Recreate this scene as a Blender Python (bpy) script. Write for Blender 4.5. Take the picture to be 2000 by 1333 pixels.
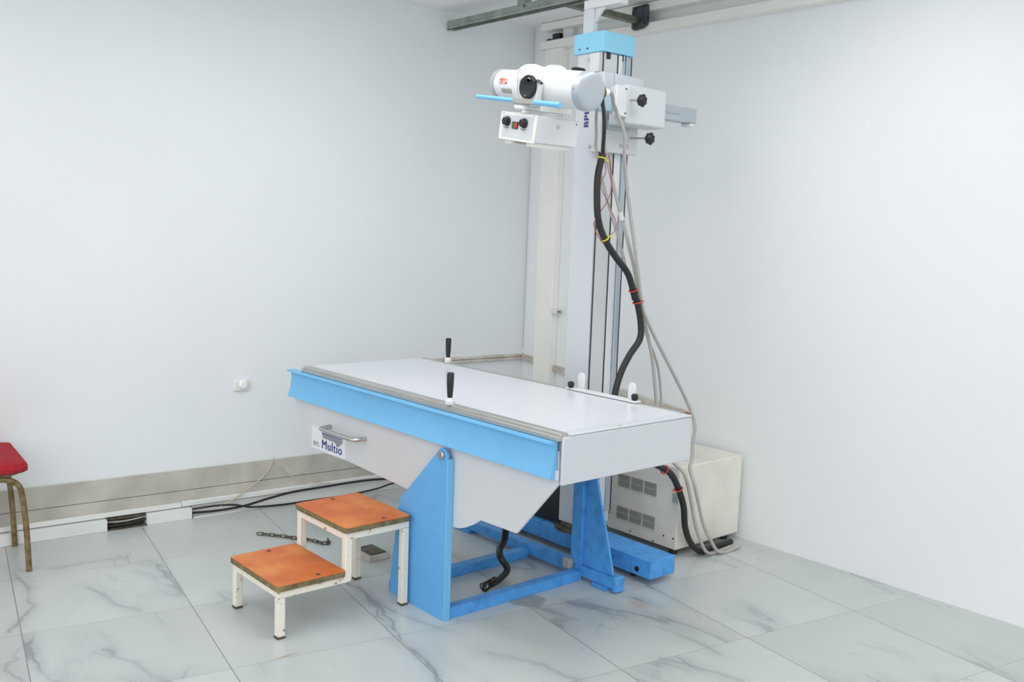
import bpy, bmesh, math, random
from mathutils import Vector, Matrix
random.seed(4)
for o in list(bpy.data.objects): bpy.data.objects.remove(o)
S = bpy.context.scene
COL = S.collection

# ------------------------------------------------------------------ camera
cam_d = bpy.data.cameras.new('camera'); cam = bpy.data.objects.new('camera', cam_d); COL.objects.link(cam)
S.camera = cam
FPX, PIT, ROL, YAW = 1873.81, 0.115792, 0.0356273, 0.854691
cam_d.sensor_fit = 'HORIZONTAL'; cam_d.sensor_width = 36.0; cam_d.lens = 36.0 * FPX / 2000.0
cam_d.clip_start = 0.05; cam_d.clip_end = 60
fw = Vector((-math.sin(YAW) * math.cos(PIT), math.cos(YAW) * math.cos(PIT), -math.sin(PIT)))
r0 = Vector((math.cos(YAW), math.sin(YAW), 0)); u0 = r0.cross(fw)
c_, s_ = math.cos(ROL), math.sin(ROL)
rr = r0 * c_ + u0 * s_; uu = u0 * c_ - r0 * s_
M = Matrix((rr, uu, -fw)).transposed().to_4x4(); M.translation = Vector((0, 0, 1.55))
cam.matrix_world = M

# ------------------------------------------------------------------ world and lights
W = bpy.data.worlds.new('daylight'); S.world = W; W.use_nodes = True
W.node_tree.nodes['Background'].inputs[0].default_value = (0.975, 0.985, 1.0, 1)
W.node_tree.nodes['Background'].inputs[1].default_value = 1.08

def area(name, loc, target, sx, sy, power, col=(1, 1, 1)):
    d = bpy.data.lights.new(name, 'AREA'); d.shape = 'RECTANGLE'; d.size = sx; d.size_y = sy
    d.energy = power; d.color = col
    o = bpy.data.objects.new(name, d); COL.objects.link(o); o.location = loc
    o.rotation_euler = (Vector(target) - Vector(loc)).to_track_quat('-Z', 'Y').to_euler()
    return o
area('overhead_fill', (-3.1, 2.0, 2.78), (-3.1, 2.0, 0), 1.4, 1.0, 15, (1, 0.995, 0.98))  # added fill lamp out of view, brightens tops and the corner; no fixture modelled
area('overhead_fill', (-1.9, 3.0, 2.78), (-1.9, 3.0, 0), 1.0, 1.0, 11, (1, 0.995, 0.98))  # second added overhead fill, out of view, lifts the back of the room
sd = bpy.data.lights.new('soft_daylight', 'SUN'); sd.energy = 0.68; sd.angle = math.radians(50); sd.color = (1.0, 0.99, 0.99)
sun = bpy.data.objects.new('soft_daylight', sd); COL.objects.link(sun)
sun.rotation_euler = Vector((-0.55, 0.72, -0.36)).to_track_quat('-Z', 'Y').to_euler()
S.cycles.diffuse_bounces = 8; S.cycles.max_bounces = 12

S.view_settings.view_transform = 'Standard'; S.view_settings.look = 'None'
S.view_settings.exposure = 0.02; S.view_settings.gamma = 1.0
S.view_settings.use_curve_mapping = False

# ------------------------------------------------------------------ materials
def lin(h):
    h = h.lstrip('#'); v = [int(h[i:i + 2], 16) / 255 for i in (0, 2, 4)]
    return tuple((x / 12.92 if x <= 0.04045 else ((x + 0.055) / 1.055) ** 2.4) for x in v) + (1,)
def mat(name, col, rough=0.5, metal=0.0, var=0.06, scale=8.0, bump=0.0, bscale=200.0, col2=None, lo=0.35, hi=0.7, spec=0.5, coat=0.0):
    m = bpy.data.materials.new(name); m.use_nodes = True; n = m.node_tree; b = n.nodes['Principled BSDF']
    tc = n.nodes.new('ShaderNodeTexCoord'); no = n.nodes.new('ShaderNodeTexNoise')
    no.inputs['Scale'].default_value = scale; no.inputs['Detail'].default_value = 5
    n.links.new(tc.outputs['Object'], no.inputs['Vector'])
    mr = n.nodes.new('ShaderNodeMapRange'); mr.inputs[1].default_value = lo; mr.inputs[2].default_value = hi
    n.links.new(no.outputs['Fac'], mr.inputs[0])
    mx = n.nodes.new('ShaderNodeMix'); mx.data_type = 'RGBA'
    a = lin(col); c2 = lin(col2) if col2 else tuple(x * (1 - var) for x in a[:3]) + (1,)
    mx.inputs['A'].default_value = a; mx.inputs['B'].default_value = c2
    n.links.new(mr.outputs[0], mx.inputs['Factor']); n.links.new(mx.outputs['Result'], b.inputs['Base Color'])
    b.inputs['Roughness'].default_value = rough; b.inputs['Metallic'].default_value = metal
    b.inputs['Specular IOR Level'].default_value = spec
    if coat: b.inputs['Coat Weight'].default_value = coat
    if bump:
        nb = n.nodes.new('ShaderNodeTexNoise'); nb.inputs['Scale'].default_value = bscale; nb.inputs['Detail'].default_value = 3
        n.links.new(tc.outputs['Object'], nb.inputs['Vector'])
        bp = n.nodes.new('ShaderNodeBump'); bp.inputs['Strength'].default_value = bump; bp.inputs['Distance'].default_value = 0.002
        n.links.new(nb.outputs['Fac'], bp.inputs['Height']); n.links.new(bp.outputs[0], b.inputs['Normal'])
    return m

M_ = {}
M_['wall'] = mat('wall_paint', 'e6eaec', 0.75, var=0.03, scale=1.3, bump=0.05, bscale=60)
M_['wall2'] = mat('wall_paint_back', 'e8ebec', 0.75, var=0.03, scale=1.1, bump=0.05, bscale=60)
M_['ceil'] = mat('ceiling_paint', 'eceded', 0.8, var=0.03, scale=2)
M_['grey'] = mat('light_grey_enamel', 'cfd4d8', 0.38, var=0.02, scale=3)
M_['skirt'] = mat('grey_enamel', 'cfd3d6', 0.42, var=0.03, scale=3)
M_['top'] = mat('white_laminate', 'd9dce2', 0.25, var=0.015, scale=3)
M_['white'] = mat('white_enamel', 'dddfe1', 0.35, var=0.02, scale=5)
M_['cream'] = mat('cream_enamel', 'f0efe9', 0.45, var=0.05, scale=6)
M_['ivory'] = mat('worn_ivory_paint', 'ece6d8', 0.5, scale=38, col2='8a7358', lo=0.62, hi=0.70)
M_['blue'] = mat('sky_blue_enamel', '74bdec', 0.42, var=0.05, scale=7, bump=0.08, bscale=500)
M_['blueplate'] = mat('mid_blue_enamel', '63ade6', 0.5, scale=30, var=0.06, bump=0.1, bscale=500)
M_['bluebase'] = mat('base_blue_enamel', '4f9fe4', 0.5, scale=22, col2='3c84c8', lo=0.45, hi=0.75)
M_['capblue'] = mat('pale_blue_enamel', '8fd0ec', 0.4, var=0.03, scale=7)
M_['alu'] = mat('aluminium', 'c2c1bd', 0.35, 0.75, var=0.1, scale=12)
M_['steel'] = mat('brushed_steel', 'c8c6c2', 0.28, 0.95, var=0.1, scale=30)
M_['silver'] = mat('silver_paint', 'b4bcc3', 0.4, 0.35, var=0.04, scale=8)
M_['black'] = mat('black_plastic', '1c1d1f', 0.4, var=0.2, scale=20)
M_['rubber'] = mat('black_cable_sheath', '252523', 0.45, var=0.25, scale=40)
M_['blackglass'] = mat('black_glass', '0c0d0f', 0.12, var=0.2, scale=10)
M_['greycable'] = mat('grey_cable_sheath', 'b5b2ad', 0.55, var=0.12, scale=30)
M_['redwire'] = mat('red_wire_sheath', 'b04450', 0.5, scale=30)
M_['yellow'] = mat('yellow_tie', 'e6d81e', 0.45, scale=20)
M_['redtie'] = mat('red_tie', 'd03a28', 0.45, scale=20)
M_['strut'] = mat('galvanised_strut', 'a3aca6', 0.45, 0.3, scale=14, col2='8a9189')
M_['dark'] = mat('dark_painted_iron', '505a60', 0.5, 0.3, scale=25, col2='33383c')
M_['olive'] = mat('olive_bar', '7c7b70', 0.5, 0.3, scale=20, col2='5c5a50')
M_['skirtingm'] = mat('marble_skirting', 'c6c3b9', 0.35, scale=5, col2='aaa79d', bump=0.02)
M_['trunk'] = mat('white_pvc', 'e4e6e3', 0.4, var=0.06, scale=6)
M_['batten'] = mat('dirty_batten', 'd6d1c9', 0.6, scale=9, col2='b3a89b')
M_['orange'] = mat('orange_brown_laminate', 'c9662a', 0.42, scale=7, col2='e08e48', lo=0.4, hi=0.75, spec=0.3)
M_['ply'] = mat('plywood_edge', '8a7c58', 0.7, scale=30, col2='5d5138')
M_['redfab'] = mat('red_fabric', 'b3202b', 0.9, scale=60, col2='8a1822', bump=0.5, bscale=700)
M_['brass'] = mat('worn_brass_tube', '8d7c56', 0.42, 0.4, scale=35, col2='6a5635')
M_['navy'] = mat('navy_print', '23387f', 0.5, scale=20)
M_['greyprint'] = mat('grey_print', '8b9097', 0.5, scale=20)
M_['sticker'] = mat('white_sticker', 'e2e6ea', 0.35, var=0.02, scale=8)
M_['green'] = mat('green_button', '1f7a4a', 0.4, scale=20)
M_['redb'] = mat('red_button', 'd8303a', 0.4, scale=20)
M_['pink'] = mat('pinkish_print', 'd8b0aa', 0.5, scale=90, col2='c4534a', lo=0.5, hi=0.56)
M_['cab'] = mat('cabinet_enamel', 'e6e3da', 0.45, scale=6, col2='d8d4c9')
M_['vent'] = mat('vent_grille', 'a3a29c', 0.6, scale=30)
M_['grime'] = mat('grimy_steel', '6d675b', 0.6, 0.3, scale=30, col2='3f3a32')
M_['beige'] = mat('beige_cord', 'c9bfa8', 0.6, scale=20)
M_['rust'] = mat('rusty_red', 'b5574a', 0.6, scale=30)
M_['linen'] = mat('pale_blue_glass', 'a9c6d2', 0.2, scale=10)

def floor_material():
    m = bpy.data.materials.new('marble_floor_tiles'); m.use_nodes = True; n = m.node_tree; N = n.nodes; L = n.links
    b = N['Principled BSDF']; tc = N.new('ShaderNodeTexCoord')
    def math_(op, a=None, bb=None, c=None):
        k = N.new('ShaderNodeMath'); k.operation = op
        for i, v in enumerate((a, bb, c)):
            if v is None: continue
            if isinstance(v, (int, float)): k.inputs[i].default_value = v
            else: L.new(v, k.inputs[i])
        return k.outputs[0]
    sp = N.new('ShaderNodeSeparateXYZ'); L.new(tc.outputs['Object'], sp.inputs[0])
    x, y = sp.outputs[0], sp.outputs[1]
    u = math_('ADD', math_('MULTIPLY', x, 0.984), math_('MULTIPLY', y, -0.178))
    v = math_('ADD', math_('MULTIPLY', x, 0.178), math_('MULTIPLY', y, 0.984))
    T = 0.612
    row = math_('FLOOR', math_('DIVIDE', math_('SUBTRACT', v, 0.211), T))
    su = math_('DIVIDE', math_('SUBTRACT', u, -3.205), T); sv = math_('DIVIDE', math_('SUBTRACT', v, 0.211), T)
    def line(t, w):
        f = math_('FRACT', t); d = math_('MINIMUM', f, math_('SUBTRACT', 1.0, f))
        return math_('LESS_THAN', d, w)
    joint = math_('MAXIMUM', math_('MULTIPLY', line(su, 0.0022), 0.75), line(sv, 0.0034))
    tid = math_('ADD', math_('MULTIPLY', math_('FLOOR', su), 7.31), math_('MULTIPLY', row, 3.17))
    # per-tile shifted vein coordinates
    cb = N.new('ShaderNodeCombineXYZ'); L.new(x, cb.inputs[0]); L.new(y, cb.inputs[1]); L.new(math_('MULTIPLY', tid, 0.37), cb.inputs[2])
    def ridge(scale, width, det, dist):
        k = N.new('ShaderNodeTexNoise'); k.inputs['Scale'].default_value = scale; k.inputs['Detail'].default_value = det
        k.inputs['Distortion'].default_value = dist
        mp = N.new('ShaderNodeMapping'); mp.inputs['Rotation'].default_value = (0, 0, 0.5); mp.inputs['Scale'].default_value = (0.55, 1.5, 1)
        L.new(cb.outputs[0], mp.inputs[0]); L.new(mp.outputs[0], k.inputs['Vector'])
        d = math_('ABSOLUTE', math_('SUBTRACT', k.outputs['Fac'], 0.5))
        mr = N.new('ShaderNodeMapRange'); mr.interpolation_type = 'SMOOTHSTEP'
        mr.inputs[1].default_value = 0; mr.inputs[2].default_value = width; mr.inputs[3].default_value = 1; mr.inputs[4].default_value = 0
        L.new(d, mr.inputs[0]); return mr.outputs[0]
    def mask(scale, lo, hi):
        k = N.new('ShaderNodeTexNoise'); k.inputs['Scale'].default_value = scale; k.inputs['Detail'].default_value = 2
        L.new(cb.outputs[0], k.inputs['Vector'])
        mr = N.new('ShaderNodeMapRange'); mr.inputs[1].default_value = lo; mr.inputs[2].default_value = hi
        L.new(k.outputs['Fac'], mr.inputs[0]); return mr.outputs[0]
    v1 = math_('MULTIPLY', ridge(1.1, 0.012, 6, 0.35), mask(1.6, 0.45, 0.62))
    v2 = math_('MULTIPLY', ridge(1.1, 0.07, 5, 0.35), mask(1.6, 0.42, 0.68))
    v3 = math_('MULTIPLY', ridge(2.7, 0.006, 7, 0.5), mask(2.3, 0.52, 0.62))
    vein = math_('ADD', math_('MULTIPLY', v1, 0.65), math_('ADD', math_('MULTIPLY', v2, 0.42), math_('MULTIPLY', v3, 0.5)))
    VEINS = [
        (0.75, 0.012, [(-3.71, 2.165), (-3.39, 2.129), (-3.147, 2.087), (-2.806, 1.966), (-2.44, 1.903)]),
        (0.6, 0.009, [(-3.262, 2.112), (-3.04, 2.017)]),
        (0.5, 0.01, [(-3.599, 2.152), (-3.197, 2.108), (-2.951, 2.139), (-2.78, 2.21)]),
        (0.6, 0.012, [(-4.394, 1.03), (-3.991, 1.007), (-3.887, 0.934), (-3.766, 0.86)]),
        (0.6, 0.012, [(-3.711, 0.927), (-3.48, 0.854), (-3.298, 0.874), (-3.202, 0.911)]),
        (0.5, 0.01, [(-3.595, 0.85), (-3.508, 0.783), (-3.304, 0.804)]),
        (0.45, 0.022, [(-2.581, 2.176), (-2.438, 2.25), (-2.218, 2.293)]),
        (0.45, 0.02, [(-2.769, 2.778), (-2.5, 2.82), (-2.299, 2.884), (-2.068, 2.873)]),
        (0.5, 0.018, [(-4.063, 1.208), (-3.866, 1.253), (-3.677, 1.309)]),
        (0.5, 0.018, [(-3.411, 1.085), (-3.251, 1.129), (-3.047, 1.167)]),
        (0.4, 0.02, [(-4.217, 1.561), (-3.951, 1.528), (-3.794, 1.514)]),
        (0.45, 0.018, [(-2.166, 2.666), (-2.003, 2.714), (-1.864, 2.75)]),
        (0.4, 0.015, [(-4.36, 1.165), (-4.351, 1.313), (-4.335, 1.453)]),
    ]
    wn = N.new('ShaderNodeTexNoise'); wn.inputs['Scale'].default_value = 7; wn.inputs['Detail'].default_value = 5
    L.new(tc.outputs['Object'], wn.inputs['Vector'])
    ws = N.new('ShaderNodeSeparateColor'); L.new(wn.outputs['Color'], ws.inputs[0])
    wx = math_('ADD', x, math_('MULTIPLY', math_('SUBTRACT', ws.outputs[0], 0.5), 0.11))
    wy = math_('ADD', y, math_('MULTIPLY', math_('SUBTRACT', ws.outputs[1], 0.5), 0.11))
    fade = mask(5.0, 0.36, 0.56)
    for amp, wid, pts in VEINS:
        best = None
        for (ax, ay), (bx, by) in zip(pts, pts[1:]):
            dx, dy = bx - ax, by - ay; l2 = dx * dx + dy * dy
            px = math_('SUBTRACT', wx, ax); py = math_('SUBTRACT', wy, ay)
            t = math_('DIVIDE', math_('ADD', math_('MULTIPLY', px, dx), math_('MULTIPLY', py, dy)), l2)
            t = math_('MINIMUM', math_('MAXIMUM', t, 0.0), 1.0)
            qx = math_('SUBTRACT', px, math_('MULTIPLY', t, dx)); qy = math_('SUBTRACT', py, math_('MULTIPLY', t, dy))
            d = math_('SQRT', math_('ADD', math_('MULTIPLY', qx, qx), math_('MULTIPLY', qy, qy)))
            best = d if best is None else math_('MINIMUM', best, d)
        mr = N.new('ShaderNodeMapRange'); mr.interpolation_type = 'SMOOTHSTEP'
        mr.inputs[1].default_value = 0; mr.inputs[2].default_value = wid * 1.15; mr.inputs[3].default_value = amp * 0.8; mr.inputs[4].default_value = 0
        L.new(best, mr.inputs[0])
        soft = N.new('ShaderNodeMapRange'); soft.interpolation_type = 'SMOOTHSTEP'
        soft.inputs[1].default_value = 0; soft.inputs[2].default_value = wid * 5; soft.inputs[3].default_value = amp * 0.35; soft.inputs[4].default_value = 0
        L.new(best, soft.inputs[0])
        vein = math_('ADD', vein, math_('MULTIPLY', math_('ADD', mr.outputs[0], soft.outputs[0]), math_('ADD', 0.35, math_('MULTIPLY', fade, 0.65))))
    vein = math_('MINIMUM', vein, 0.85)
    def mix(f, a, c):
        k = N.new('ShaderNodeMix'); k.data_type = 'RGBA'
        if isinstance(f, float): k.inputs['Factor'].default_value = f
        else: L.new(f, k.inputs['Factor'])
        for nm, q in (('A', a), ('B', c)):
            if isinstance(q, tuple): k.inputs[nm].default_value = q
            else: L.new(q, k.inputs[nm])
        return k.outputs['Result']
    base = mix(mask(1.2, 0.35, 0.7), lin('c6cbca'), lin('bbc0be'))
    c = mix(vein, base, lin('878e92'))
    # dried spill and rust marks on the tiles
    nz = N.new('ShaderNodeTexNoise'); nz.inputs['Scale'].default_value = 14; L.new(tc.outputs['Object'], nz.inputs['Vector'])
    def spot(cx, cy, rx, ry, soft=0.12):
        dx = math_('DIVIDE', math_('SUBTRACT', x, cx), rx); dy = math_('DIVIDE', math_('SUBTRACT', y, cy), ry)
        d = math_('SQRT', math_('ADD', math_('MULTIPLY', dx, dx), math_('MULTIPLY', dy, dy)))
        d = math_('ADD', d, math_('MULTIPLY', math_('SUBTRACT', nz.outputs['Fac'], 0.5), 1.1))
        mr = N.new('ShaderNodeMapRange'); mr.inputs[1].default_value = 1 - soft; mr.inputs[2].default_value = 1 + soft
        mr.inputs[3].default_value = 1; mr.inputs[4].default_value = 0
        L.new(d, mr.inputs[0]); return mr.outputs[0]
    c = mix(math_('MULTIPLY', spot(-2.86, 2.63, 0.075, 0.075), 0.62), c, lin('857b6a'))
    c = mix(math_('MULTIPLY', spot(-2.55, 2.98, 0.05, 0.03, 0.5), 0.5), c, lin('a88a6c'))
    c = mix(math_('MULTIPLY', spot(-2.985, 1.575, 0.006, 0.045, 0.5), 0.6), c, lin('9a8468'))
    c = mix(joint, c, lin('8e8d86'))
    L.new(c, b.inputs['Base Color'])
    b.inputs['Roughness'].default_value = 0.3
    return m
M_['floor'] = floor_material()

# ------------------------------------------------------------------ mesh helpers
class MB:
    """collects shapes in scene coordinates; built as one mesh"""
    def __init__(s): s.bm = bmesh.new()
    def hexa(s, p):
        v = [s.bm.verts.new(q) for q in p]
        for f in ((0, 3, 2, 1), (4, 5, 6, 7), (0, 1, 5, 4), (1, 2, 6, 5), (2, 3, 7, 6), (3, 0, 4, 7)):
            s.bm.faces.new([v[i] for i in f])
        return s
    def box(s, x0, x1, y0, y1, z0, z1):
        return s.hexa([(x0, y0, z0), (x1, y0, z0), (x1, y1, z0), (x0, y1, z0), (x0, y0, z1), (x1, y0, z1), (x1, y1, z1), (x0, y1, z1)])
    def prism(s, pts, f0, f1):
        """pts 2D polygon; f0/f1 map (a, b) to 3D for both ends"""
        a = [s.bm.verts.new(f0(*p)) for p in pts]; b = [s.bm.verts.new(f1(*p)) for p in pts]; n = len(pts)
        s.bm.faces.new(a[::-1]); s.bm.faces.new(b)
        for i in range(n): s.bm.faces.new((a[i], a[(i + 1) % n], b[(i + 1) % n], b[i]))
        return s
    def xz(s, pts, y0, y1): return s.prism(pts, lambda a, b: (a, y0, b), lambda a, b: (a, y1, b))
    def yz(s, pts, x0, x1): return s.prism(pts, lambda a, b: (x0, a, b), lambda a, b: (x1, a, b))
    def xy(s, pts, z0, z1): return s.prism(pts, lambda a, b: (a, b, z0), lambda a, b: (a, b, z1))
    def lathe(s, o, ax, prof, n=40):
        """prof: (distance along axis, radius)"""
        o = Vector(o); ax = Vector(ax).normalized()
        t = Vector((0, 0, 1)) if abs(ax.z) < 0.9 else Vector((1, 0, 0)); e1 = ax.cross(t).normalized(); e2 = ax.cross(e1)
        rings = []
        for d, r in prof:
            if r < 1e-6: rings.append([s.bm.verts.new(o + ax * d)])
            else: rings.append([s.bm.verts.new(o + ax * d + (e1 * math.cos(k * 2 * math.pi / n) + e2 * math.sin(k * 2 * math.pi / n)) * r) for k in range(n)])
        for a, b in zip(rings, rings[1:]):
            for k in range(n):
                q = (k + 1) % n
                if len(a) == 1 and len(b) == 1: break
                if len(a) == 1: s.bm.faces.new((a[0], b[k], b[q]))
                elif len(b) == 1: s.bm.faces.new((a[k], a[q], b[0]))
                else: s.bm.faces.new((a[k], a[q], b[q], b[k]))
        for rg in (rings[0], rings[-1]):
            if len(rg) > 1: s.bm.faces.new(rg)
        return s
    def cyl(s, a, b, r, n=24, r2=None):
        a = Vector(a); b = Vector(b); L = (b - a).length
        return s.lathe(a, b - a, [(0, r), (L, r if r2 is None else r2)], n)
    def tube(s, pts, r, n=12, sub=8, smooth=True, sy=1.0):
        P = [Vector(p) for p in pts]
        if smooth and len(P) > 2:
            Q = []; E = [P[0] * 2 - P[1]] + P + [P[-1] * 2 - P[-2]]
            for i in range(1, len(E) - 2):
                p0, p1, p2, p3 = E[i - 1:i + 3]
                for k in range(sub):
                    t = k / sub
                    Q.append(0.5 * ((2 * p1) + (p2 - p0) * t + (2 * p0 - 5 * p1 + 4 * p2 - p3) * t * t + (3 * p1 - p0 - 3 * p2 + p3) * t ** 3))
            Q.append(P[-1]); P = Q
        nrm = None; rings = []
        for i, p in enumerate(P):
            t = (P[min(i + 1, len(P) - 1)] - P[max(i - 1, 0)]).normalized()
            if nrm is None:
                nrm = t.cross(Vector((0, 0, 1)) if abs(t.z) < 0.9 else Vector((1, 0, 0))).normalized()
            nrm = (nrm - t * nrm.dot(t)).normalized(); bn = t.cross(nrm)
            rad = r(i / (len(P) - 1)) if callable(r) else r
            rings.append([s.bm.verts.new(p + (nrm * math.cos(k * 2 * math.pi / n) + bn * math.sin(k * 2 * math.pi / n) * sy) * rad) for k in range(n)])
        for a, b in zip(rings, rings[1:]):
            for k in range(n): s.bm.faces.new((a[k], a[(k + 1) % n], b[(k + 1) % n], b[k]))
        s.bm.faces.new(rings[0]); s.bm.faces.new(rings[-1])
        return s
    def build(s, name, m, parent=None, bevel=0.0, seg=2, smooth=True):
        bmesh.ops.recalc_face_normals(s.bm, faces=s.bm.faces)
        org = origin(parent)
        if parent is not None and not parent.get('_local'):
            bmesh.ops.translate(s.bm, verts=s.bm.verts, vec=-org)
        me = bpy.data.meshes.new(name)
        for e in s.bm.edges:
            if len(e.link_faces) == 2 and e.calc_face_angle(0) > math.radians(32): e.smooth = False
        for f in s.bm.faces: f.smooth = smooth
        s.bm.to_mesh(me); s.bm.free(); me.materials.append(M_[m])
        o = bpy.data.objects.new(name, me); COL.objects.link(o)
        if parent is not None: o.parent = parent
        if bevel:
            b = o.modifiers.new('bevel', 'BEVEL'); b.width = bevel; b.segments = seg; b.limit_method = 'ANGLE'; b.angle_limit = math.radians(40)
            b.harden_normals = False
        return o
LOCAL = set(); ORG = {}
def origin(p):
    if p is None: return Vector((0, 0, 0))
    while p.parent is not None: p = p.parent
    return Vector((0, 0, 0)) if p.name in LOCAL else ORG.get(p.name, Vector((0, 0, 0)))
def tag(o, label, cat, group=None, kind=None):
    if label: o['label'] = label
    if cat: o['category'] = cat
    if group: o['group'] = group
    if kind: o['kind'] = kind
    return o
def thing(name, label, cat, loc=(0, 0, 0), group=None, local=False, rot=(0, 0, 0)):
    o = bpy.data.objects.new(name, None); COL.objects.link(o); o.empty_display_size = 0.1
    o.location = loc; o.rotation_euler = rot; tag(o, label, cat, group)
    if local: LOCAL.add(o.name)
    else: ORG[o.name] = Vector(loc)
    return o
def struct(o): o['kind'] = 'structure'; return o
def text_mesh(name, body, size, m, parent, mtx, bold=0.0, xs=1.0, depth=0.0006):
    cu = bpy.data.curves.new(name, 'FONT'); cu.body = body; cu.size = size; cu.extrude = depth; cu.space_character = 1.12
    t = bpy.data.objects.new(name + '_tmp', cu); COL.objects.link(t)
    bpy.context.view_layer.update()
    me = bpy.data.meshes.new_from_object(t.evaluated_get(bpy.context.evaluated_depsgraph_get()))
    bpy.data.objects.remove(t)
    me.transform(Matrix.Diagonal((xs, 1, 1, 1)))
    if bold:
        bm = bmesh.new()
        for k in (-1, -0.33, 0.33, 1):
            m2 = me.copy(); m2.transform(Matrix.Translation((k * bold, 0, 0.00002 * k))); bm.from_mesh(m2); bpy.data.meshes.remove(m2)
        bm.to_mesh(me); bm.free()
    me.transform(mtx)
    if parent is not None: me.transform(Matrix.Translation(-origin(parent)))
    me.materials.clear(); me.materials.append(M_[m])
    o = bpy.data.objects.new(name, me); COL.objects.link(o)
    if parent is not None: o.parent = parent
    return o
def face_my(x, y, z):   # text plane facing -Y
    return Matrix.Translation((x, y, z)) @ Matrix.Rotation(math.pi / 2, 4, 'X')

# ------------------------------------------------------------------ the room
WB = 0.08
def WL(y, off, z): return (-4.6 + WB * (y - 4.1) + off, y, z)
def lbox(mb, y0, y1, o0, o1, z0, z1):
    return mb.hexa([WL(y0, o0, z0), WL(y0, o1, z0), WL(y1, o1, z0), WL(y1, o0, z0), WL(y0, o0, z1), WL(y0, o1, z1), WL(y1, o1, z1), WL(y1, o0, z1)])
struct(MB().box(-5.4, 3.2, -2.2, 4.3, -0.12, 0).build('floor', 'floor'))
struct(MB().box(-5.4, -0.4, 0.6, 4.3, 2.80, 2.9).build('ceiling', 'ceil'))
struct(lbox(MB(), -2.2, 4.25, -0.15, 0, 0, 2.80).build('wall_left', 'wall'))
struct(MB().box(-4.6, 3.2, 4.1, 4.28, 0, 2.80).build('wall_back', 'wall2'))
# marble skirting of two courses along the left wall
sk = MB(); lbox(sk, -2.0, 4.09, 0.0005, 0.016, 0.0, 0.142); lbox(sk, -2.0, 4.09, 0.0005, 0.016, 0.145, 0.252)
struct(sk.build('baseboard_left', 'skirtingm', bevel=0.001))
# plaster cover strip from floor to beam in the corner of the back wall
pv = MB().box(-4.44, -4.288, 4.045, 4.0995, 0, 2.643)
struct(pv.build('trim_1', 'cream', bevel=0.004))
# battens
b1 = MB(); lbox(b1, 2.95, 4.098, 0.0005, 0.022, 0.722, 0.737); lbox(b1, 2.95, 4.098, 0.0005, 0.016, 0.74, 0.757)
struct(b1.build('trim_2', 'batten', bevel=0.002))
sl = -(0.757 - 0.607) / (4.596 - 3.24)
def slant(mb, x0, x1, y0, y1, dz0, dz1):
    f = lambda x: 0.757 + sl * (x + 4.596)
    return mb.hexa([(x0, y0, f(x0) + dz0), (x1, y0, f(x1) + dz0), (x1, y1, f(x1) + dz0), (x0, y1, f(x0) + dz0),
                    (x0, y0, f(x0) + dz1), (x1, y0, f(x1) + dz1), (x1, y1, f(x1) + dz1), (x0, y1, f(x0) + dz1)])
b2 = MB(); slant(b2, -4.578, -4.442, 4.07, 4.0995, -0.034, -0.002); slant(b2, -4.286, -3.24, 4.07, 4.0995, -0.034, -0.002)
struct(b2.build('trim_3', 'batten', bevel=0.002))
# cornice hairline conduit at the corner top
cb_ = MB().tube([(-4.585, 4.085, 2.795), (-4.583, 4.086, 2.6), (-4.588, 4.088, 1.6), (-4.59, 4.088, 0.8)], 0.0018, n=6)
tag(cb_.build('corner_wire', 'greycable'), 'thin grey wire running down the room corner behind the wall strip', 'wire')

# latch on the cover strip
t = thing('wall_latch', 'small white latch on the tall wall strip near the room corner', 'latch', (-4.265, 4.05, 1.05))
MB().box(-4.287, -4.25, 4.04, 4.09, 1.045, 1.075).build('latch_body', 'white', t, bevel=0.003)
MB().cyl((-4.25, 4.065, 1.058), (-4.232, 4.065, 1.058), 0.006).build('latch_pin', 'ply', t)

# wall socket
t = thing('wall_socket', 'white square wall socket on the left wall above the marble skirting', 'socket', WL(2.21, 0.0, 0.675))
lbox(MB(), 2.188, 2.272, 0.0005, 0.014, 0.645, 0.703).build('socket_plate', 'trunk', t, bevel=0.006, seg=3)
p = WL(2.235, 0.014, 0.680); MB().lathe(p, (1, 0, 0), [(0, 0.024), (0.012, 0.022), (0.016, 0.017), (0.016, 0)]).build('round_socket', 'cream', t)

# lower trunking: covered part with a missing piece, then open tray
t = thing('cable_trunking', 'white plastic floor trunking along the left wall with a broken gap', 'trunking', WL(1.5, 0.03, 0))
lt = MB(); lbox(lt, 0.2, 1.53, 0.017, 0.062, 0.0, 0.058); lbox(lt, 1.72, 1.945, 0.017, 0.062, 0.0, 0.058)
lt.build('trunking_cover', 'trunk', t, bevel=0.002)
bt = MB(); lbox(bt, 1.53, 1.72, 0.017, 0.024, 0, 0.055); lbox(bt, 1.53, 1.72, 0.024, 0.062, 0, 0.006); lbox(bt, 1.53, 1.72, 0.024, 0.05, 0.052, 0.058)
bt.build('trunking_back', 'grime', t)
ot = MB(); lbox(ot, 1.955, 4.05, 0.017, 0.026, 0.0, 0.058); lbox(ot, 1.955, 4.05, 0.026, 0.058, 0, 0.007)
ot.build('open_tray', 'trunk', t, bevel=0.001)
ut = MB(); lbox(ut, 0.2, 1.90, 0.017, 0.040, 0.062, 0.086); lbox(ut, 1.903, 4.05, 0.017, 0.042, 0.064, 0.090)
tag(ut.build('cable_conduit', 'trunk', bevel=0.003), 'narrow white conduit strip running just above the floor trunking', 'conduit')
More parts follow.
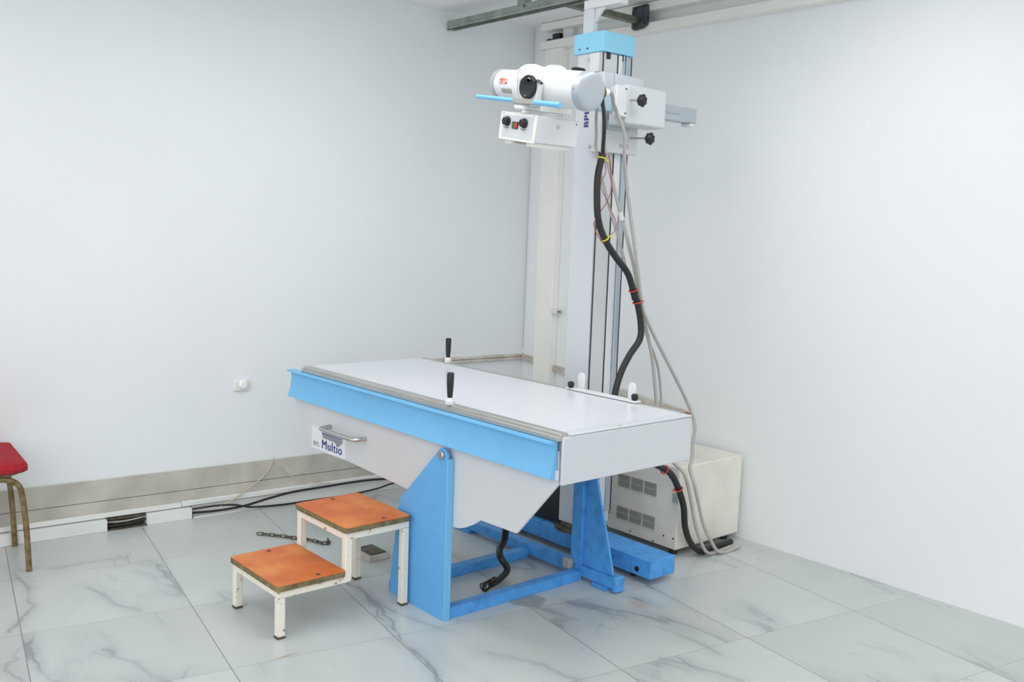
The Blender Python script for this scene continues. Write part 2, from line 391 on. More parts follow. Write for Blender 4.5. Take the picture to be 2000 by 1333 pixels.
# cables in / on the tray
def wl_path(pts): return [WL(y, o, z) for y, o, z in pts]
tag(MB().tube(wl_path([(1.53, 0.04, 0.020), (1.62, 0.048, 0.018), (1.72, 0.04, 0.030)]), 0.006, n=8).build('power_cable', 'rubber'), 'short black cable seen in the broken gap of the white trunking', 'cable')
tag(MB().tube(wl_path([(1.53, 0.04, 0.040), (1.62, 0.045, 0.036), (1.72, 0.04, 0.043)]), 0.004, n=8).build('signal_cable', 'greycable'), 'thin grey cable seen in the broken gap of the white trunking', 'cable')
tag(MB().tube(wl_path([(1.95, 0.045, 0.026), (2.08, 0.055, 0.022), (2.22, 0.06, 0.028), (2.36, 0.06, 0.05), (2.5, 0.058, 0.066), (2.7, 0.055, 0.07), (2.95, 0.052, 0.072), (3.2, 0.06, 0.06), (3.5, 0.06, 0.06)]), 0.0065, n=8).build('power_cable', 'rubber'),
    'black cable crossing up over the open tray beside the upper stool step', 'cable')
tag(MB().tube(wl_path([(1.95, 0.05, 0.048), (2.06, 0.068, 0.054), (2.16, 0.074, 0.046), (2.26, 0.075, 0.02), (2.42, 0.075, 0.009), (2.6, 0.078, 0.009), (2.8, 0.078, 0.009), (3.0, 0.078, 0.02), (3.15, 0.072, 0.04), (3.5, 0.072, 0.045)]), 0.0055, n=8).build('power_cable', 'rubber'),
    'black cable dipping to the floor line along the open tray', 'cable')
tag(MB().tube(wl_path([(2.40, 0.02, 0.262), (2.395, 0.03, 0.25), (2.37, 0.03, 0.2), (2.32, 0.034, 0.155), (2.26, 0.04, 0.12), (2.2, 0.055, 0.09), (2.14, 0.065, 0.065), (2.08, 0.075, 0.045)]), 0.0035, n=8).build('hanging_cord', 'beige'),
    'pale cord hanging over the skirting and curving left into the tray', 'cord')
tag(MB().tube(wl_path([(2.405, 0.02, 0.262), (2.41, 0.026, 0.245), (2.46, 0.024, 0.18), (2.54, 0.026, 0.13), (2.62, 0.05, 0.1), (2.72, 0.06, 0.09)]), 0.0028, n=8).build('hanging_cord', 'batten'),
    'greyish cord hanging over the skirting and curving right behind the stool', 'cord')

# ------------------------------------------------------------------ ceiling rails
t = thing('wall_rail', 'upper cream rail on the back wall just under the ceiling', 'rail', (-3, 4.05, 2.755), 'cream rails on the back wall')
MB().box(-4.47, -0.6, 4.03, 4.0995, 2.752, 2.797).build('rail_beam', 'cream', t, bevel=0.003)
t = thing('wall_rail', 'lower cream rail on the back wall, behind the blue column cap', 'rail', (-3, 4.05, 2.645), 'cream rails on the back wall')
MB().box(-4.47, -0.6, 4.03, 4.0995, 2.643, 2.690).build('rail_beam', 'cream', t, bevel=0.003)
kk = MB().box(-4.375, -4.315, 4.045, 4.0995, 2.6905, 2.728); kk.box(-4.425, -4.40, 4.045, 4.0995, 2.6905, 2.703)
tag(kk.build('rail_stop', 'black'), 'small black stop block between the two cream rails left of the column', 'bracket')
kk = MB().box(-4.30, -4.22, 4.06, 4.0995, 2.6905, 2.751)
tag(kk.build('rail_spacer', 'white'), 'white spacer plate between the cream rails beside the black stop', 'plate')

t = thing('ceiling_track', 'grey metal strut channel under the ceiling, from the left wall to above the column', 'track', (-3.6, 3.475, 2.70))
c0 = MB().box(-4.64, -2.2, 3.452, 3.4555, 2.692, 2.738); c0.box(-4.64, -2.2, 3.4955, 3.499, 2.695, 2.738); c0.box(-4.64, -2.2, 3.452, 3.499, 2.7385, 2.742)
c0.box(-4.64, -2.2, 3.452, 3.462, 2.692, 2.6955); c0.box(-4.64, -2.2, 3.489, 3.499, 2.692, 2.6955)
c0.box(-4.64, -2.2, 3.448, 3.452, 2.713, 2.718)
c0.build('channel', 'strut', t)
MB().box(-4.02, -3.96, 3.45, 3.50, 2.7425, 2.80).build('hanger', 'strut', t, bevel=0.002)
MB().box(-2.9, -2.84, 3.45, 3.50, 2.7425, 2.80).build('hanger', 'strut', t, bevel=0.002)
MB().lathe((-3.96, 3.447, 2.728), (0, -1, 0), [(0, 0.006), (0.004, 0.005), (0.004, 0)], 12).build('screw', 'grime', t)

t = thing('cross_bar', 'dark olive bar joining the ceiling track to the dark wall bracket', 'bar', (-3.66, 3.75, 2.70))
cbm = MB().box(-3.692, -3.650, 3.50, 4.0, 2.690, 2.696); cbm.box(-3.692, -3.688, 3.50, 4.0, 2.696, 2.72); cbm.box(-3.654, -3.650, 3.50, 4.0, 2.696, 2.72)
cbm.build('bar', 'olive', t)
MB().lathe((-3.60, 3.62, 2.68), (0, 0, 1), [(0, 0.014), (0.012, 0.016), (0.02, 0.01), (0.02, 0)], 16).build('clamp_nut', 'grime', t)
t = thing('wall_bracket', 'dark iron bracket plate bolted across both cream rails', 'bracket', (-3.65, 4.02, 2.7))
MB().xz([(-3.705, 2.668), (-3.69, 2.655), (-3.63, 2.66), (-3.598, 2.675), (-3.592, 2.72), (-3.60, 2.785), (-3.69, 2.78), (-3.705, 2.76)], 4.008, 4.0295).build('bracket_plate', 'dark', t, bevel=0.003)
for bx, bz in ((-3.688, 2.77), (-3.62, 2.772), (-3.685, 2.675), (-3.62, 2.68)):
    MB().lathe((bx, 4.008, bz), (0, -1, 0), [(0, 0.009), (0.007, 0.009), (0.007, 0)], 6).build('bolt', 'grime', t)

# ------------------------------------------------------------------ patient table
T = thing('xray_table', 'long white and grey X-ray table on blue supports with blue side strip', 'table', (-3.1, 2.6, 0))
YN = 2.245
top = MB().box(-4.10, -2.302, YN + 0.03, 2.93, 0.838, 0.860); top.build('table_top', 'top', T, bevel=0.003)
body = MB().box(-4.10, -2.306, YN + 0.016, 2.925, 0.686, 0.838); body.build('table_body', 'skirt', T, bevel=0.003)
ec = MB().box(-2.306, -2.294, YN + 0.0, 2.935, 0.683, 0.852); ec.box(-2.345, -2.294, YN + 0.03, 2.935, 0.8525, 0.8612)
ec.build('end_panel', 'grey', T, bevel=0.004)
MB().lathe((-2.30, 2.53, 0.8612), (0, 0, 1), [(0, 0.005), (0.002, 0.004), (0.002, 0)], 12).build('screw', 'steel', T)
rl = MB().yz([(YN - 0.018, 0.838), (YN - 0.018, 0.852), (YN - 0.008, 0.852), (YN - 0.008, 0.858), (YN - 0.003, 0.864), (YN + 0.029, 0.864), (YN + 0.029, 0.838)], -4.09, -2.303)
rl.build('side_rail', 'alu', T, bevel=0.0012)
fr_ = MB().box(-4.09, -2.36, 2.9302, 2.952, 0.842, 0.862)
fr_.build('side_rail', 'alu', T, bevel=0.002)
bs = MB().yz([(YN - 0.004, 0.837), (YN - 0.040, 0.836), (YN - 0.042, 0.829), (YN - 0.036, 0.826), (YN - 0.018, 0.822), (YN - 0.016, 0.80), (YN - 0.018, 0.77), (YN - 0.024, 0.74), (YN - 0.036, 0.706), (YN - 0.032, 0.704), (YN - 0.003, 0.706)], -4.19, -2.318)
bs.build('blue_strip', 'blue', T)
# lower skirt panel with the curved lobe
sp_ = [(-4.195, 0.704), (-4.012, 0.474), (-3.70, 0.480), (-3.26, 0.462), (-3.12, 0.452), (-3.05, 0.415), (-2.99, 0.390), (-2.92, 0.379), (-2.86, 0.384), (-2.82, 0.397), (-2.77, 0.422), (-2.723, 0.452),
       (-2.519, 0.455), (-2.312, 0.684), (-2.312, 0.72), (-2.32, 0.80), (-4.19, 0.80)]
MB().xz(sp_, YN, YN + 0.012).build('skirt_panel', 'skirt', T, bevel=0.0015)
MB().box(-2.320, -2.306, YN - 0.012, YN - 0.0005, 0.700, 0.736).build('edge_clip', 'grey', T, bevel=0.002)
# enclosed works underneath, behind the skirt
MB().xz([(-3.7, 0.686), (-3.6, 0.5), (-2.62, 0.5), (-2.45, 0.686)], YN + 0.02, YN + 0.045).build('inner_frame', 'grime', T)
# steel handle
h = MB().tube([(-3.835, YN, 0.612), (-3.842, YN - 0.03, 0.611), (-3.835, YN - 0.052, 0.610), (-3.80, YN - 0.060, 0.610), (-3.60, YN - 0.060, 0.610), (-3.555, YN - 0.054, 0.610), (-3.538, YN - 0.03, 0.611), (-3.535, YN, 0.612)], 0.0095, n=16)
h.build('pull_handle', 'steel', T)
# sticker
st = MB().box(-4.008, -3.702, YN - 0.0012, YN - 0.0002, 0.482, 0.590).build('sticker', 'sticker', T)
g = MB().xz([(-3.913, 0.567), (-3.905, 0.546), (-3.80, 0.545), (-3.785, 0.538), (-3.778, 0.530), (-3.762, 0.530), (-3.735, 0.550), (-3.728, 0.564)], YN - 0.0022, YN - 0.0013)
g.build('sticker_drawing', 'greyprint', st)
MB().box(-3.915, -3.727, YN - 0.0023, YN - 0.0013, 0.5675, 0.5715).build('sticker_line', 'navy', st)
text_mesh('sticker_word', 'BPL', 0.030, 'greyprint', st, face_my(-3.995, YN - 0.0018, 0.497), 0.0003, 1.15)
text_mesh('sticker_word', 'Multio', 0.060, 'navy', st, face_my(-3.916, YN - 0.0018, 0.497), 0.0011, 1.06)
# upright grips
def grip(x, y, z, lab=None):
    c = MB().lathe((x, y, z), (0, 0, 1), [(0, 0.017), (0.012, 0.019), (0.022, 0.014), (0.028, 0.009), (0.028, 0)], 24).build('grip_collar', 'white', T)
    MB().lathe((x, y, z + 0.026), (0, 0, 1), [(0, 0.010), (0.03, 0.0125), (0.06, 0.0140), (0.094, 0.0142), (0.099, 0.012), (0.099, 0)], 24).build('grip_handle', 'black', c)
grip(-2.935, YN - 0.001, 0.864); grip(-3.876, 2.944, 0.863)
# compression-band clamps on the far rail
MB().box(-2.985, -2.575, 2.918, 2.955, 0.8625, 0.871).build('clamp_plate', 'white', T, bevel=0.002)
for x in (-2.925, -2.628):
    q = MB().xz([(x - 0.018, 0.871), (x + 0.018, 0.871), (x + 0.018, 0.925), (x + 0.010, 0.938), (x - 0.010, 0.938), (x - 0.018, 0.925)], 2.95, 2.962).build('clamp_post', 'white', T, bevel=0.002)
for x, y in ((-2.958, 2.925), (-2.594, 2.935)):
    MB().lathe((x, y, 0.8712), (0, 0, 1), [(0, 0.009), (0.004, 0.0125), (0.016, 0.0155), (0.024, 0.0125), (0.027, 0.007), (0.027, 0)], 20).build('clamp_knob', 'black', T)
# near blue support plate
cx, cz, rad = -2.932, 0.662, 0.032
arc = [(cx + rad * math.cos(a), cz + rad * math.sin(a)) for a in [math.radians(d) for d in range(140, -1, -14)]]
pl = [(-3.278, 0.0), (-3.278, 0.07), (-3.224, 0.41), (-3.212, 0.432), (-3.175, 0.465)] + arc + [(-2.900, 0.0)]
MB().xz(pl, 2.214, 2.226).build('support_plate', 'blueplate', T, bevel=0.0015)
MB().box(-2.900, -2.894, 2.212, 2.243, 0.0, 0.655).build('plate_flange', 'blue', T, bevel=0.001)
MB().lathe((cx - 0.004, 2.2135, cz + 0.004), (0, -1, 0), [(0, 0.019), (0.008, 0.019), (0.011, 0.016), (0.011, 0)], 8).build('pivot_bolt', 'steel', T)
# base frame
MB().box(-2.948, -2.900, 2.2265, 2.985, 0.0, 0.045).build('base_tube', 'bluebase', T, bevel=0.002)
MB().box(-3.305, -3.257, 2.2265, 2.985, 0.0, 0.045).build('base_tube', 'bluebase', T, bevel=0.002)
MB().box(-3.78, -2.715, 2.986, 3.036, 0.018, 0.066).build('rear_rail', 'bluebase', T, bevel=0.002)
MB().box(-3.82, -3.70, 2.975, 3.045, 0.0, 0.0175).build('foot_plate', 'bluebase', T, bevel=0.002)
MB().box(-2.82, -2.74, 2.97, 3.045, 0.0, 0.0175).build('foot_plate', 'bluebase', T, bevel=0.002)
MB().box(-2.7145, -2.690, 2.984, 3.038, 0.004, 0.072).build('end_cap', 'bluebase', T, bevel=0.004)
MB().box(-2.968, -2.904, 2.978, 3.034, 0.0665, 0.6855).build('support_post', 'bluebase', T, bevel=0.003)
MB().xz([(-2.9035, 0.0665), (-2.722, 0.0665), (-2.728, 0.095), (-2.842, 0.47), (-2.875, 0.6855), (-2.9035, 0.6855)], 2.996, 3.008).build('support_plate', 'bluebase', T, bevel=0.0015)
cbx = MB().box(-2.985, -2.945, 2.945, 2.976, 0.0455, 0.088).build('connector_box', 'vent', T, bevel=0.003)

# curly pedal cable under the table
cp = [(-3.235, 2.835, 0.35), (-3.23, 2.815, 0.19), (-3.253, 2.827, 0.12), (-3.206, 2.76, 0.10), (-3.15, 2.72, 0.085), (-3.125, 2.74, 0.035), (-3.08, 2.66, 0.022), (-3.05, 2.58, 0.02), (-3.03, 2.53, 0.014)]
mbc = MB().tube(cp[:7] + [(-3.05, 2.59, 0.022)], lambda s: 0.017 - 0.003 * s, n=12)
for k in range(5):
    ang = k * 0.6; cxk, cyk = -3.058 + 0.006 * k, 2.60 - 0.018 * k
    pts = [(cxk + 0.020 * math.cos(a), cyk + 0.02 * math.sin(a) * math.sin(ang + 1), 0.026 + 0.018 * math.sin(a)) for a in [q * math.pi / 6 for q in range(13)]]
    mbc.tube(pts, 0.003, n=6, sub=2)
tag(mbc.build('coiled_cable', 'rubber'), 'thick black cable hanging under the table and ending in a small coil on the floor', 'cable')

# small floor box
t = thing('floor_box', 'small pale floor box with a dark lid between stool and blue plate', 'box', (-3.7, 2.40, 0))
MB().box(-3.775, -3.63, 2.335, 2.445, 0, 0.028).build('box_body', 'batten', t, bevel=0.003)
MB().box(-3.765, -3.64, 2.350, 2.435, 0.0285, 0.034).build('box_lid', 'grime', t, bevel=0.003)

# chain on the floor behind the stool
ch = MB()
cpts = [(-4.28, 2.10), (-4.235, 2.14), (-4.15, 2.20), (-4.11, 2.22), (-4.08, 2.24), (-4.055, 2.265), (-4.03, 2.27), (-3.99, 2.285), (-3.96, 2.29), (-3.95, 2.315), (-3.99, 2.33), (-4.02, 2.345)]
_P = [Vector((*q, 0.008)) for q in cpts]; _Q = [_P[0]]
for b in _P[1:]:
    while (b - _Q[-1]).length >= 0.030: _Q.append(_Q[-1] + (b - _Q[-1]).normalized() * 0.030)
cpts = [(q.x, q.y) for q in _Q]
for i in range(len(cpts) - 1):
    a = Vector((*cpts[i], 0.008)); b = Vector((*cpts[i + 1], 0.008)); d = (b - a).normalized(); m = (a + b) / 2
    sd = Vector((-d.y, d.x, 0)) if i % 2 else Vector((-d.y * 0.3, d.x * 0.3, 0.6)); h_ = (b - a).length / 2 + 0.006
    ring = [m + d * h_ * math.cos(q * math.pi / 6) + sd * 0.010 * math.sin(q * math.pi / 6) for q in range(13)]
    ch.tube(ring, 0.0032, n=6, sub=1)
tag(ch.build('chain', 'grime'), 'short dark metal chain lying on the tiles behind the step stool', 'chain')

# ------------------------------------------------------------------ tube stand
C = thing('tube_stand', 'tall light grey column stand with pale blue cap on a blue floor beam', 'stand', (-3.2, 3.29, 0))
MB().box(-3.75, -2.665, 3.18, 3.345, 0.028, 0.112).build('base_beam', 'bluebase', C, bevel=0.004)
for x in (-3.66, -2.80):
    w = MB().cyl((x, 3.215, 0.018), (x, 3.31, 0.018), 0.018, 20); w.build('beam_roller', 'black', C)
MB().lathe((-2.745, 3.1795, 0.058), (0, -1, 0), [(0, 0.012), (0.004, 0.012), (0.004, 0.006), (0.001, 0)], 20).build('beam_bolt', 'black', C)
MB().lathe((-3.2, 3.275, 0.1125), (0, 0, 1), [(0, 0.13), (0.012, 0.13), (0.012, 0.10), (0.03, 0.10), (0.03, 0)], 40).build('swivel_plate', 'grime', C)
MB().box(-3.52, -3.285, 3.215, 3.335, 0.113, 0.47).build('drive_box', 'black', C, bevel=0.005)
MB().box(-3.283, -3.130, 3.200, 3.392, 0.143, 2.365).build('column', 'grey', C, bevel=0.003)
MB().box(-3.1295, -3.124, 3.212, 3.298, 0.2, 2.36).build('column_groove', 'skirt', C)
MB().box(-3.1295, -3.118, 3.302, 3.345, 0.2, 2.36).build('guide_rail', 'white', C, bevel=0.002)
MB().box(-3.1295, -3.120, 3.350, 3.388, 0.2, 2.36).build('guide_rail', 'silver', C, bevel=0.002)
for y in (3.204, 3.301, 3.392):
    MB().cyl((-3.122, y, 0.2), (-3.122, y, 2.36), 0.0028, 8).build('steel_rope', 'black', C)
MB().cyl((-3.113, 3.352, 0.9), (-3.113, 3.352, 2.36), 0.0035, 8).build('steel_rope', 'linen', C)
MB().cyl((-3.113, 3.332, 2.1), (-3.113, 3.332, 2.36), 0.0035, 8).build('steel_rope', 'linen', C)
cap = MB().box(-3.302, -3.112, 3.190, 3.402, 2.364, 2.455).build('column_cap', 'capblue', C, bevel=0.003)
for x in (-3.262, -3.212): MB().lathe((x, 3.1898, 2.385), (0, -1, 0), [(0, 0.005), (0.003, 0.004), (0.003, 0)], 12).build('screw', 'grime', cap)
for y in (3.235, 3.335): MB().box(-3.129, -3.115, y - 0.010, y + 0.010, 2.335, 2.3635).build('pulley_block', 'black', C, bevel=0.002)
MB().xz([(-3.215, 2.335), (-3.19, 2.328), (-3.165, 2.335), (-3.168, 2.343), (-3.21, 2.343)], 3.188, 3.1995).build('clip', 'batten', C)
MB().box(-3.19, -3.135, 3.186, 3.1995, 2.275, 2.36).build('cover_plate', 'white', C, bevel=0.002)
# post and top arm
MB().box(-3.262, -3.197, 3.205, 3.235, 2.4555, 2.565).build('top_post', 'grey', C, bevel=0.002)
MB().xz([(-3.1965, 2.565), (-3.1965, 2.50), (-3.183, 2.51), (-3.168, 2.532), (-3.15, 2.55), (-3.135, 2.556), (-3.135, 2.565)], 3.215, 3.225).build('gusset', 'grey', C)
MB().box(-3.262, -3.040, 3.205, 3.262, 2.5655, 2.605).build('top_arm', 'white', C, bevel=0.002)
MB().box(-3.10, -3.06, 3.215, 3.255, 2.6055, 2.80).build('ceiling_hanger', 'white', C, bevel=0.002)
# carriage
MB().xy([(-3.165, 3.168), (-3.078, 3.168), (-3.078, 3.412), (-3.112, 3.412), (-3.112, 3.196), (-3.165, 3.196)], 1.914, 2.268).build('carriage', 'grey', C, bevel=0.004)
MB().box(-3.077, -3.068, 3.235, 3.425, 2.205, 2.262).build('carriage_plate', 'grey', C, bevel=0.002)
MB().box(-3.0775, -3.062, 3.200, 3.33, 2.015, 2.055).build('carriage_plate', 'silver', C, bevel=0.002)
for y, z, r in ((3.345, 1.95, 0.009), (3.30, 1.95, 0.009), (3.255, 2.245, 0.004), (3.27, 2.25, 0.004)):
    MB().lathe((-3.0778, y, z), (1, 0, 0), [(0, r), (0.005, r), (0.005, r * 0.5), (0.003, 0)], 6).build('bolt', 'steel', C)
for x, z, r in ((-3.148, 1.938, 0.008), (-3.115, 1.94, 0.008), (-3.10, 2.235, 0.007)):
    MB().lathe((x, 3.1678, z), (0, -1, 0), [(0, r), (0.005, r), (0.005, r * 0.5), (0.003, 0)], 6).build('bolt', 'steel', C)
# arm box
ab = MB().box(-3.067, -2.955, 3.192, 3.462, 2.032, 2.205).build('arm_housing', 'grey', C, bevel=0.012, seg=3)
MB().box(-2.971, -2.951, 3.120, 3.191, 2.060, 2.192).build('arm_clamp', 'white', C, bevel=0.004)
for y, z in ((3.18, 2.18), (3.18, 2.075)): MB().lathe((-2.9508, y, z), (1, 0, 0), [(0, 0.004), (0.003, 0.003), (0.003, 0)], 10).build('screw', 'black', C)
MB().box(-3.032, -2.9725, 2.905, 3.1915, 2.078, 2.146).build('cross_arm', 'linen', C, bevel=0.003)
ca = MB().box(-3.032, -2.972, 3.4625, 3.70, 2.082, 2.150); ca.box(-2.9715, -2.968, 3.48, 3.58, 2.112, 2.118); ca.build('cross_arm', 'silver', C, bevel=0.003)
MB().box(-3.03, -2.975, 3.66, 3.69, 2.066, 2.0815).build('end_stop', 'white', C, bevel=0.002)
def star_knob(base, tip, r, name='clamp_knob'):
    base = Vector(base); tip = Vector(tip); d = (tip - base).normalized()
    s = MB().cyl(base, tip, 0.0042, 12).build('knob_stem', 'steel', C)
    k = MB(); k.lathe(tip, d, [(-0.004, 0.012), (0.0, 0.018), (0.012, r * 0.93), (0.022, r * 0.93), (0.030, r * 0.6), (0.032, 0)], 28)
    e1 = d.cross(Vector((0, 0, 1))).normalized(); e2 = d.cross(e1)
    for i in range(7):
        a = i * 2 * math.pi / 7; p = tip + (e1 * math.cos(a) + e2 * math.sin(a)) * r * 0.82
        k.lathe(p, d, [(0.008, r * 0.15), (0.011, r * 0.27), (0.022, r * 0.27), (0.025, r * 0.15)], 10)
    k.build(name, 'black', s)
star_knob((-2.955, 3.215, 2.137), (-2.905, 3.218, 2.132), 0.026)
star_knob((-3.078, 3.362, 1.99), (-2.975, 3.362, 1.983), 0.026)
tm = Matrix.Translation((-3.192, 3.1992, 2.030)) @ Matrix.Rotation(math.pi / 2, 4, 'X') @ Matrix.Rotation(math.pi / 2, 4, 'Z')
text_mesh('lettering', 'BPL', 0.046, 'navy', C, tm, 0.0018, 1.08)

# ------------------------------------------------------------------ tube head (own frame, tilted on the arm)
H_ = thing('xray_tube_head', 'white X-ray tube head with silver end caps, blue handlebar and control box', 'x-ray tube', (-2.97, 2.70, 2.131), local=True, rot=(0, math.radians(8.2), 0))
X = (1, 0, 0)
hs = MB().lathe((0, 0, 0), X, [(-0.248, 0.058), (-0.242, 0.060), (-0.108, 0.063), (-0.106, 0.070), (-0.098, 0.083), (-0.084, 0.089), (-0.056, 0.0895), (-0.055, 0.0835), (-0.02, 0.083), (0.0, 0.074), (0.010, 0.064),
                           (0.022, 0.064), (0.032, 0.074), (0.042, 0.085), (0.054, 0.091), (0.082, 0.0915), (0.083, 0.082), (0.10, 0.078), (0.13, 0.0755), (0.252, 0.0745)], 64).build('tube_housing', 'white', H_)
MB().lathe((0, 0, 0), X, [(-0.280, 0), (-0.280, 0.048), (-0.276, 0.057), (-0.268, 0.0615), (-0.2485, 0.0625), (-0.2485, 0.055)], 64).build('end_cap', 'silver', H_)
MB().lathe((0, 0, 0), X, [(0.2525, 0.070), (0.2525, 0.0768), (0.274, 0.0768), (0.285, 0.0735), (0.290, 0.066), (0.292, 0.05), (0.292, 0)], 64).build('end_cap', 'silver', H_)
MB().lathe((0.263, -0.0768, 0), (0, -1, 0), [(0, 0.003), (0.001, 0.002), (0.001, 0)], 10).build('screw', 'grime', H_)
# arm bracket behind the tube
MB().box(-0.05, 0.09, 0.05, 0.10, -0.055, 0.045).build('mount_block', 'white', H_, bevel=0.006)
MB().box(-0.03, 0.05, 0.10, 0.20, -0.03, 0.03).build('mount_socket', 'grey', H_, bevel=0.006)
kn = MB().cyl((0.03, 0.16, 0.03), (0.03, 0.16, 0.082), 0.006, 12).build('knob_stem', 'steel', H_)
kk = MB().lathe((0.03, 0.16, 0.080), (0, 0, 1), [(0, 0.012), (0.004, 0.028), (0.014, 0.031), (0.020, 0.024), (0.022, 0)], 28)
kk.build('clamp_knob', 'black', kn)
# dial plate and angle dial
MB().xz([(0.005, -0.075), (0.095, -0.075), (0.095, 0.01), (0.075, 0.035), (0.025, 0.035), (0.005, 0.01)], -0.110, -0.080).build('dial_plate', 'white', H_, bevel=0.003)
dl = MB().lathe((0.045, -0.1105, -0.010), (0, -1, 0), [(0, 0.047), (0.010, 0.047), (0.014, 0.044), (0.014, 0.039), (0.012, 0.035), (0.012, 0)], 40).build('angle_dial', 'black', H_)
MB().xz([(0.045 + 0.03 * math.cos(a), -0.002 + 0.024 * math.sin(a)) for a in [math.radians(q) for q in range(0, 181, 15)]], -0.1235, -0.1228).build('dial_window', 'blackglass', dl)
MB().lathe((0.052, -0.1225, 0.018), (0, -1, 0), [(0, 0.010), (0.001, 0.010), (0.001, 0)], 20).build('dial_mark', 'vent', dl)
MB().lathe((0.042, -0.1225, -0.045), (0, -1, 0), [(0, 0.004), (0.004, 0.003), (0.004, 0)], 12).build('screw', 'steel', dl)
MB().tube([(0.090, -0.110, 0.018), (0.105, -0.112, 0.014), (0.118, -0.112, 0.008)], 0.008, n=10, sy=0.7).build('dial_lever', 'dark', H_)
MB().tube([(-0.03, -0.085, 0.0), (-0.02, -0.10, 0.012), (0.0, -0.108, 0.02), (0.01, -0.108, 0.01)], 0.007, n=10).build('hinge_arm', 'silver', H_)
MB().tube([(-0.075, -0.068, 0.068), (-0.05, -0.098, 0.02), (-0.04, -0.098, 0.0)], 0.0015, n=6).build('seam_wire', 'vent', H_)
# labels on the left barrel
def barrel_label(x0, x1, a0, a1, r, m, name):
    k = MB(); pts = []
    n = 6
    for i in range(n):
        a, b = a0 + (a1 - a0) * i / n, a0 + (a1 - a0) * (i + 1) / n
        f = lambda x, q, rr: (x, -rr * math.cos(q), rr * math.sin(q))
        k.hexa([f(x0, a, r), f(x1, a, r), f(x1, b, r), f(x0, b, r), f(x0, a, r + 0.0006), f(x1, a, r + 0.0006), f(x1, b, r + 0.0006), f(x0, b, r + 0.0006)])
    return k.build(name, m, H_)
barrel_label(-0.205, -0.155, -0.05, 0.32, 0.0625, 'pink', 'warning_label')
barrel_label(-0.19, -0.115, -0.66, -0.35, 0.0632, 'vent', 'data_label')
# handlebar
hb = MB().cyl((-0.222, -0.155, -0.068), (0.012, -0.155, -0.068), 0.0085, 16).build('handlebar', 'blue', H_)
MB().cyl((0.142, -0.155, -0.068), (0.288, -0.155, -0.068), 0.0105, 16).build('handlebar', 'blue', H_)
MB().box(0.0122, 0.1418, -0.163, -0.147, -0.077, -0.058).build('bar_clamp', 'vent', H_, bevel=0.001)
MB().box(0.0, 0.10, -0.147, -0.02, -0.084, -0.0775).build('bar_bracket', 'silver', H_, bevel=0.002)
# collimator
MB().box(-0.065, 0.105, -0.085, 0.085, -0.098, -0.055).build('neck', 'cream', H_, bevel=0.006)
MB().lathe((0.02, 0, -0.1165), (0, 0, 1), [(0, 0.10), (0.006, 0.10), (0.006, 0.085), (0.018, 0.085), (0.018, 0)], 40).build('swivel_ring', 'white', H_)
cl = MB().box(-0.092, 0.125, -0.114, 0.118, -0.222, -0.117).build('collimator_box', 'white', H_, bevel=0.004)
fp = MB().box(-0.095, 0.128, -0.1215, -0.1142, -0.226, -0.114).build('front_panel', 'cream', H_, bevel=0.003)
MB().box(-0.078, 0.112, -0.1228, -0.1216, -0.214, -0.126).build('panel_face', 'grey', fp, bevel=0.0008)
for x in (-0.046, 0.060):
    k = MB().lathe((x, -0.1229, -0.152), (0, -1, 0), [(0, 0.020), (0.004, 0.020), (0.006, 0.017), (0.018, 0.0155), (0.020, 0.013), (0.020, 0)], 28).build('collimator_knob', 'black', fp)
    a_ = MB().tube([(x - 0.004 + 0.026 * math.cos(math.radians(q)), -0.1232, -0.1565 + 0.022 * math.sin(math.radians(q))) for q in range(-130, -40, 15)], 0.0014, n=6, sub=2).build('knob_scale', 'dark', fp)
bz_ = MB().box(-0.0125, 0.0235, -0.126, -0.1229, -0.178, -0.150).build('button_frame', 'black', fp, bevel=0.001)
MB().box(-0.0105, 0.0040, -0.130, -0.1261, -0.175, -0.153).build('button', 'green', fp, bevel=0.001)
MB().box(0.0060, 0.0215, -0.130, -0.1261, -0.175, -0.153).build('button', 'redb', fp, bevel=0.001)
MB().lathe((0.1252, 0.002, -0.150), X, [(0, 0.008), (0.003, 0.008), (0.003, 0.004), (0.001, 0)], 16).build('side_screw', 'steel', H_)
MB().lathe((0.1252, 0.10, -0.130), X, [(0, 0.003), (0.002, 0.002), (0.002, 0)], 10).build('side_screw', 'black', H_)
for x in (-0.078, 0.112): MB().lathe((x, -0.1216, -0.119), (0, -1, 0), [(0, 0.0025), (0.001, 0.002), (0.001, 0)], 8).build('screw', 'grime', fp)
MB().box(-0.07, -0.03, -0.105, 0.10, -0.240, -0.2225).build('accessory_rail', 'cream', H_, bevel=0.002)
MB().box(0.065, 0.105, -0.105, 0.10, -0.240, -0.2225).build('accessory_rail', 'cream', H_, bevel=0.002)
MB().box(-0.02, 0.055, -0.09, 0.09, -0.234, -0.2225).build('light_port', 'vent', H_, bevel=0.002)
# cable gland behind the right barrel
gl = MB().lathe((0.235, 0.072, 0.004), (0.25, 1, 0.1), [(0, 0.022), (0.03, 0.022), (0.034, 0.016), (0.06, 0.014), (0.06, 0)], 24).build('cable_gland', 'cream', H_)
MB().lathe((0.2425, 0.102, 0.007), (0.25, 1, 0.1), [(0, 0.020), (0.0, 0.025), (0.006, 0.025), (0.006, 0.020)], 24).build('gland_ring', 'brass', gl)

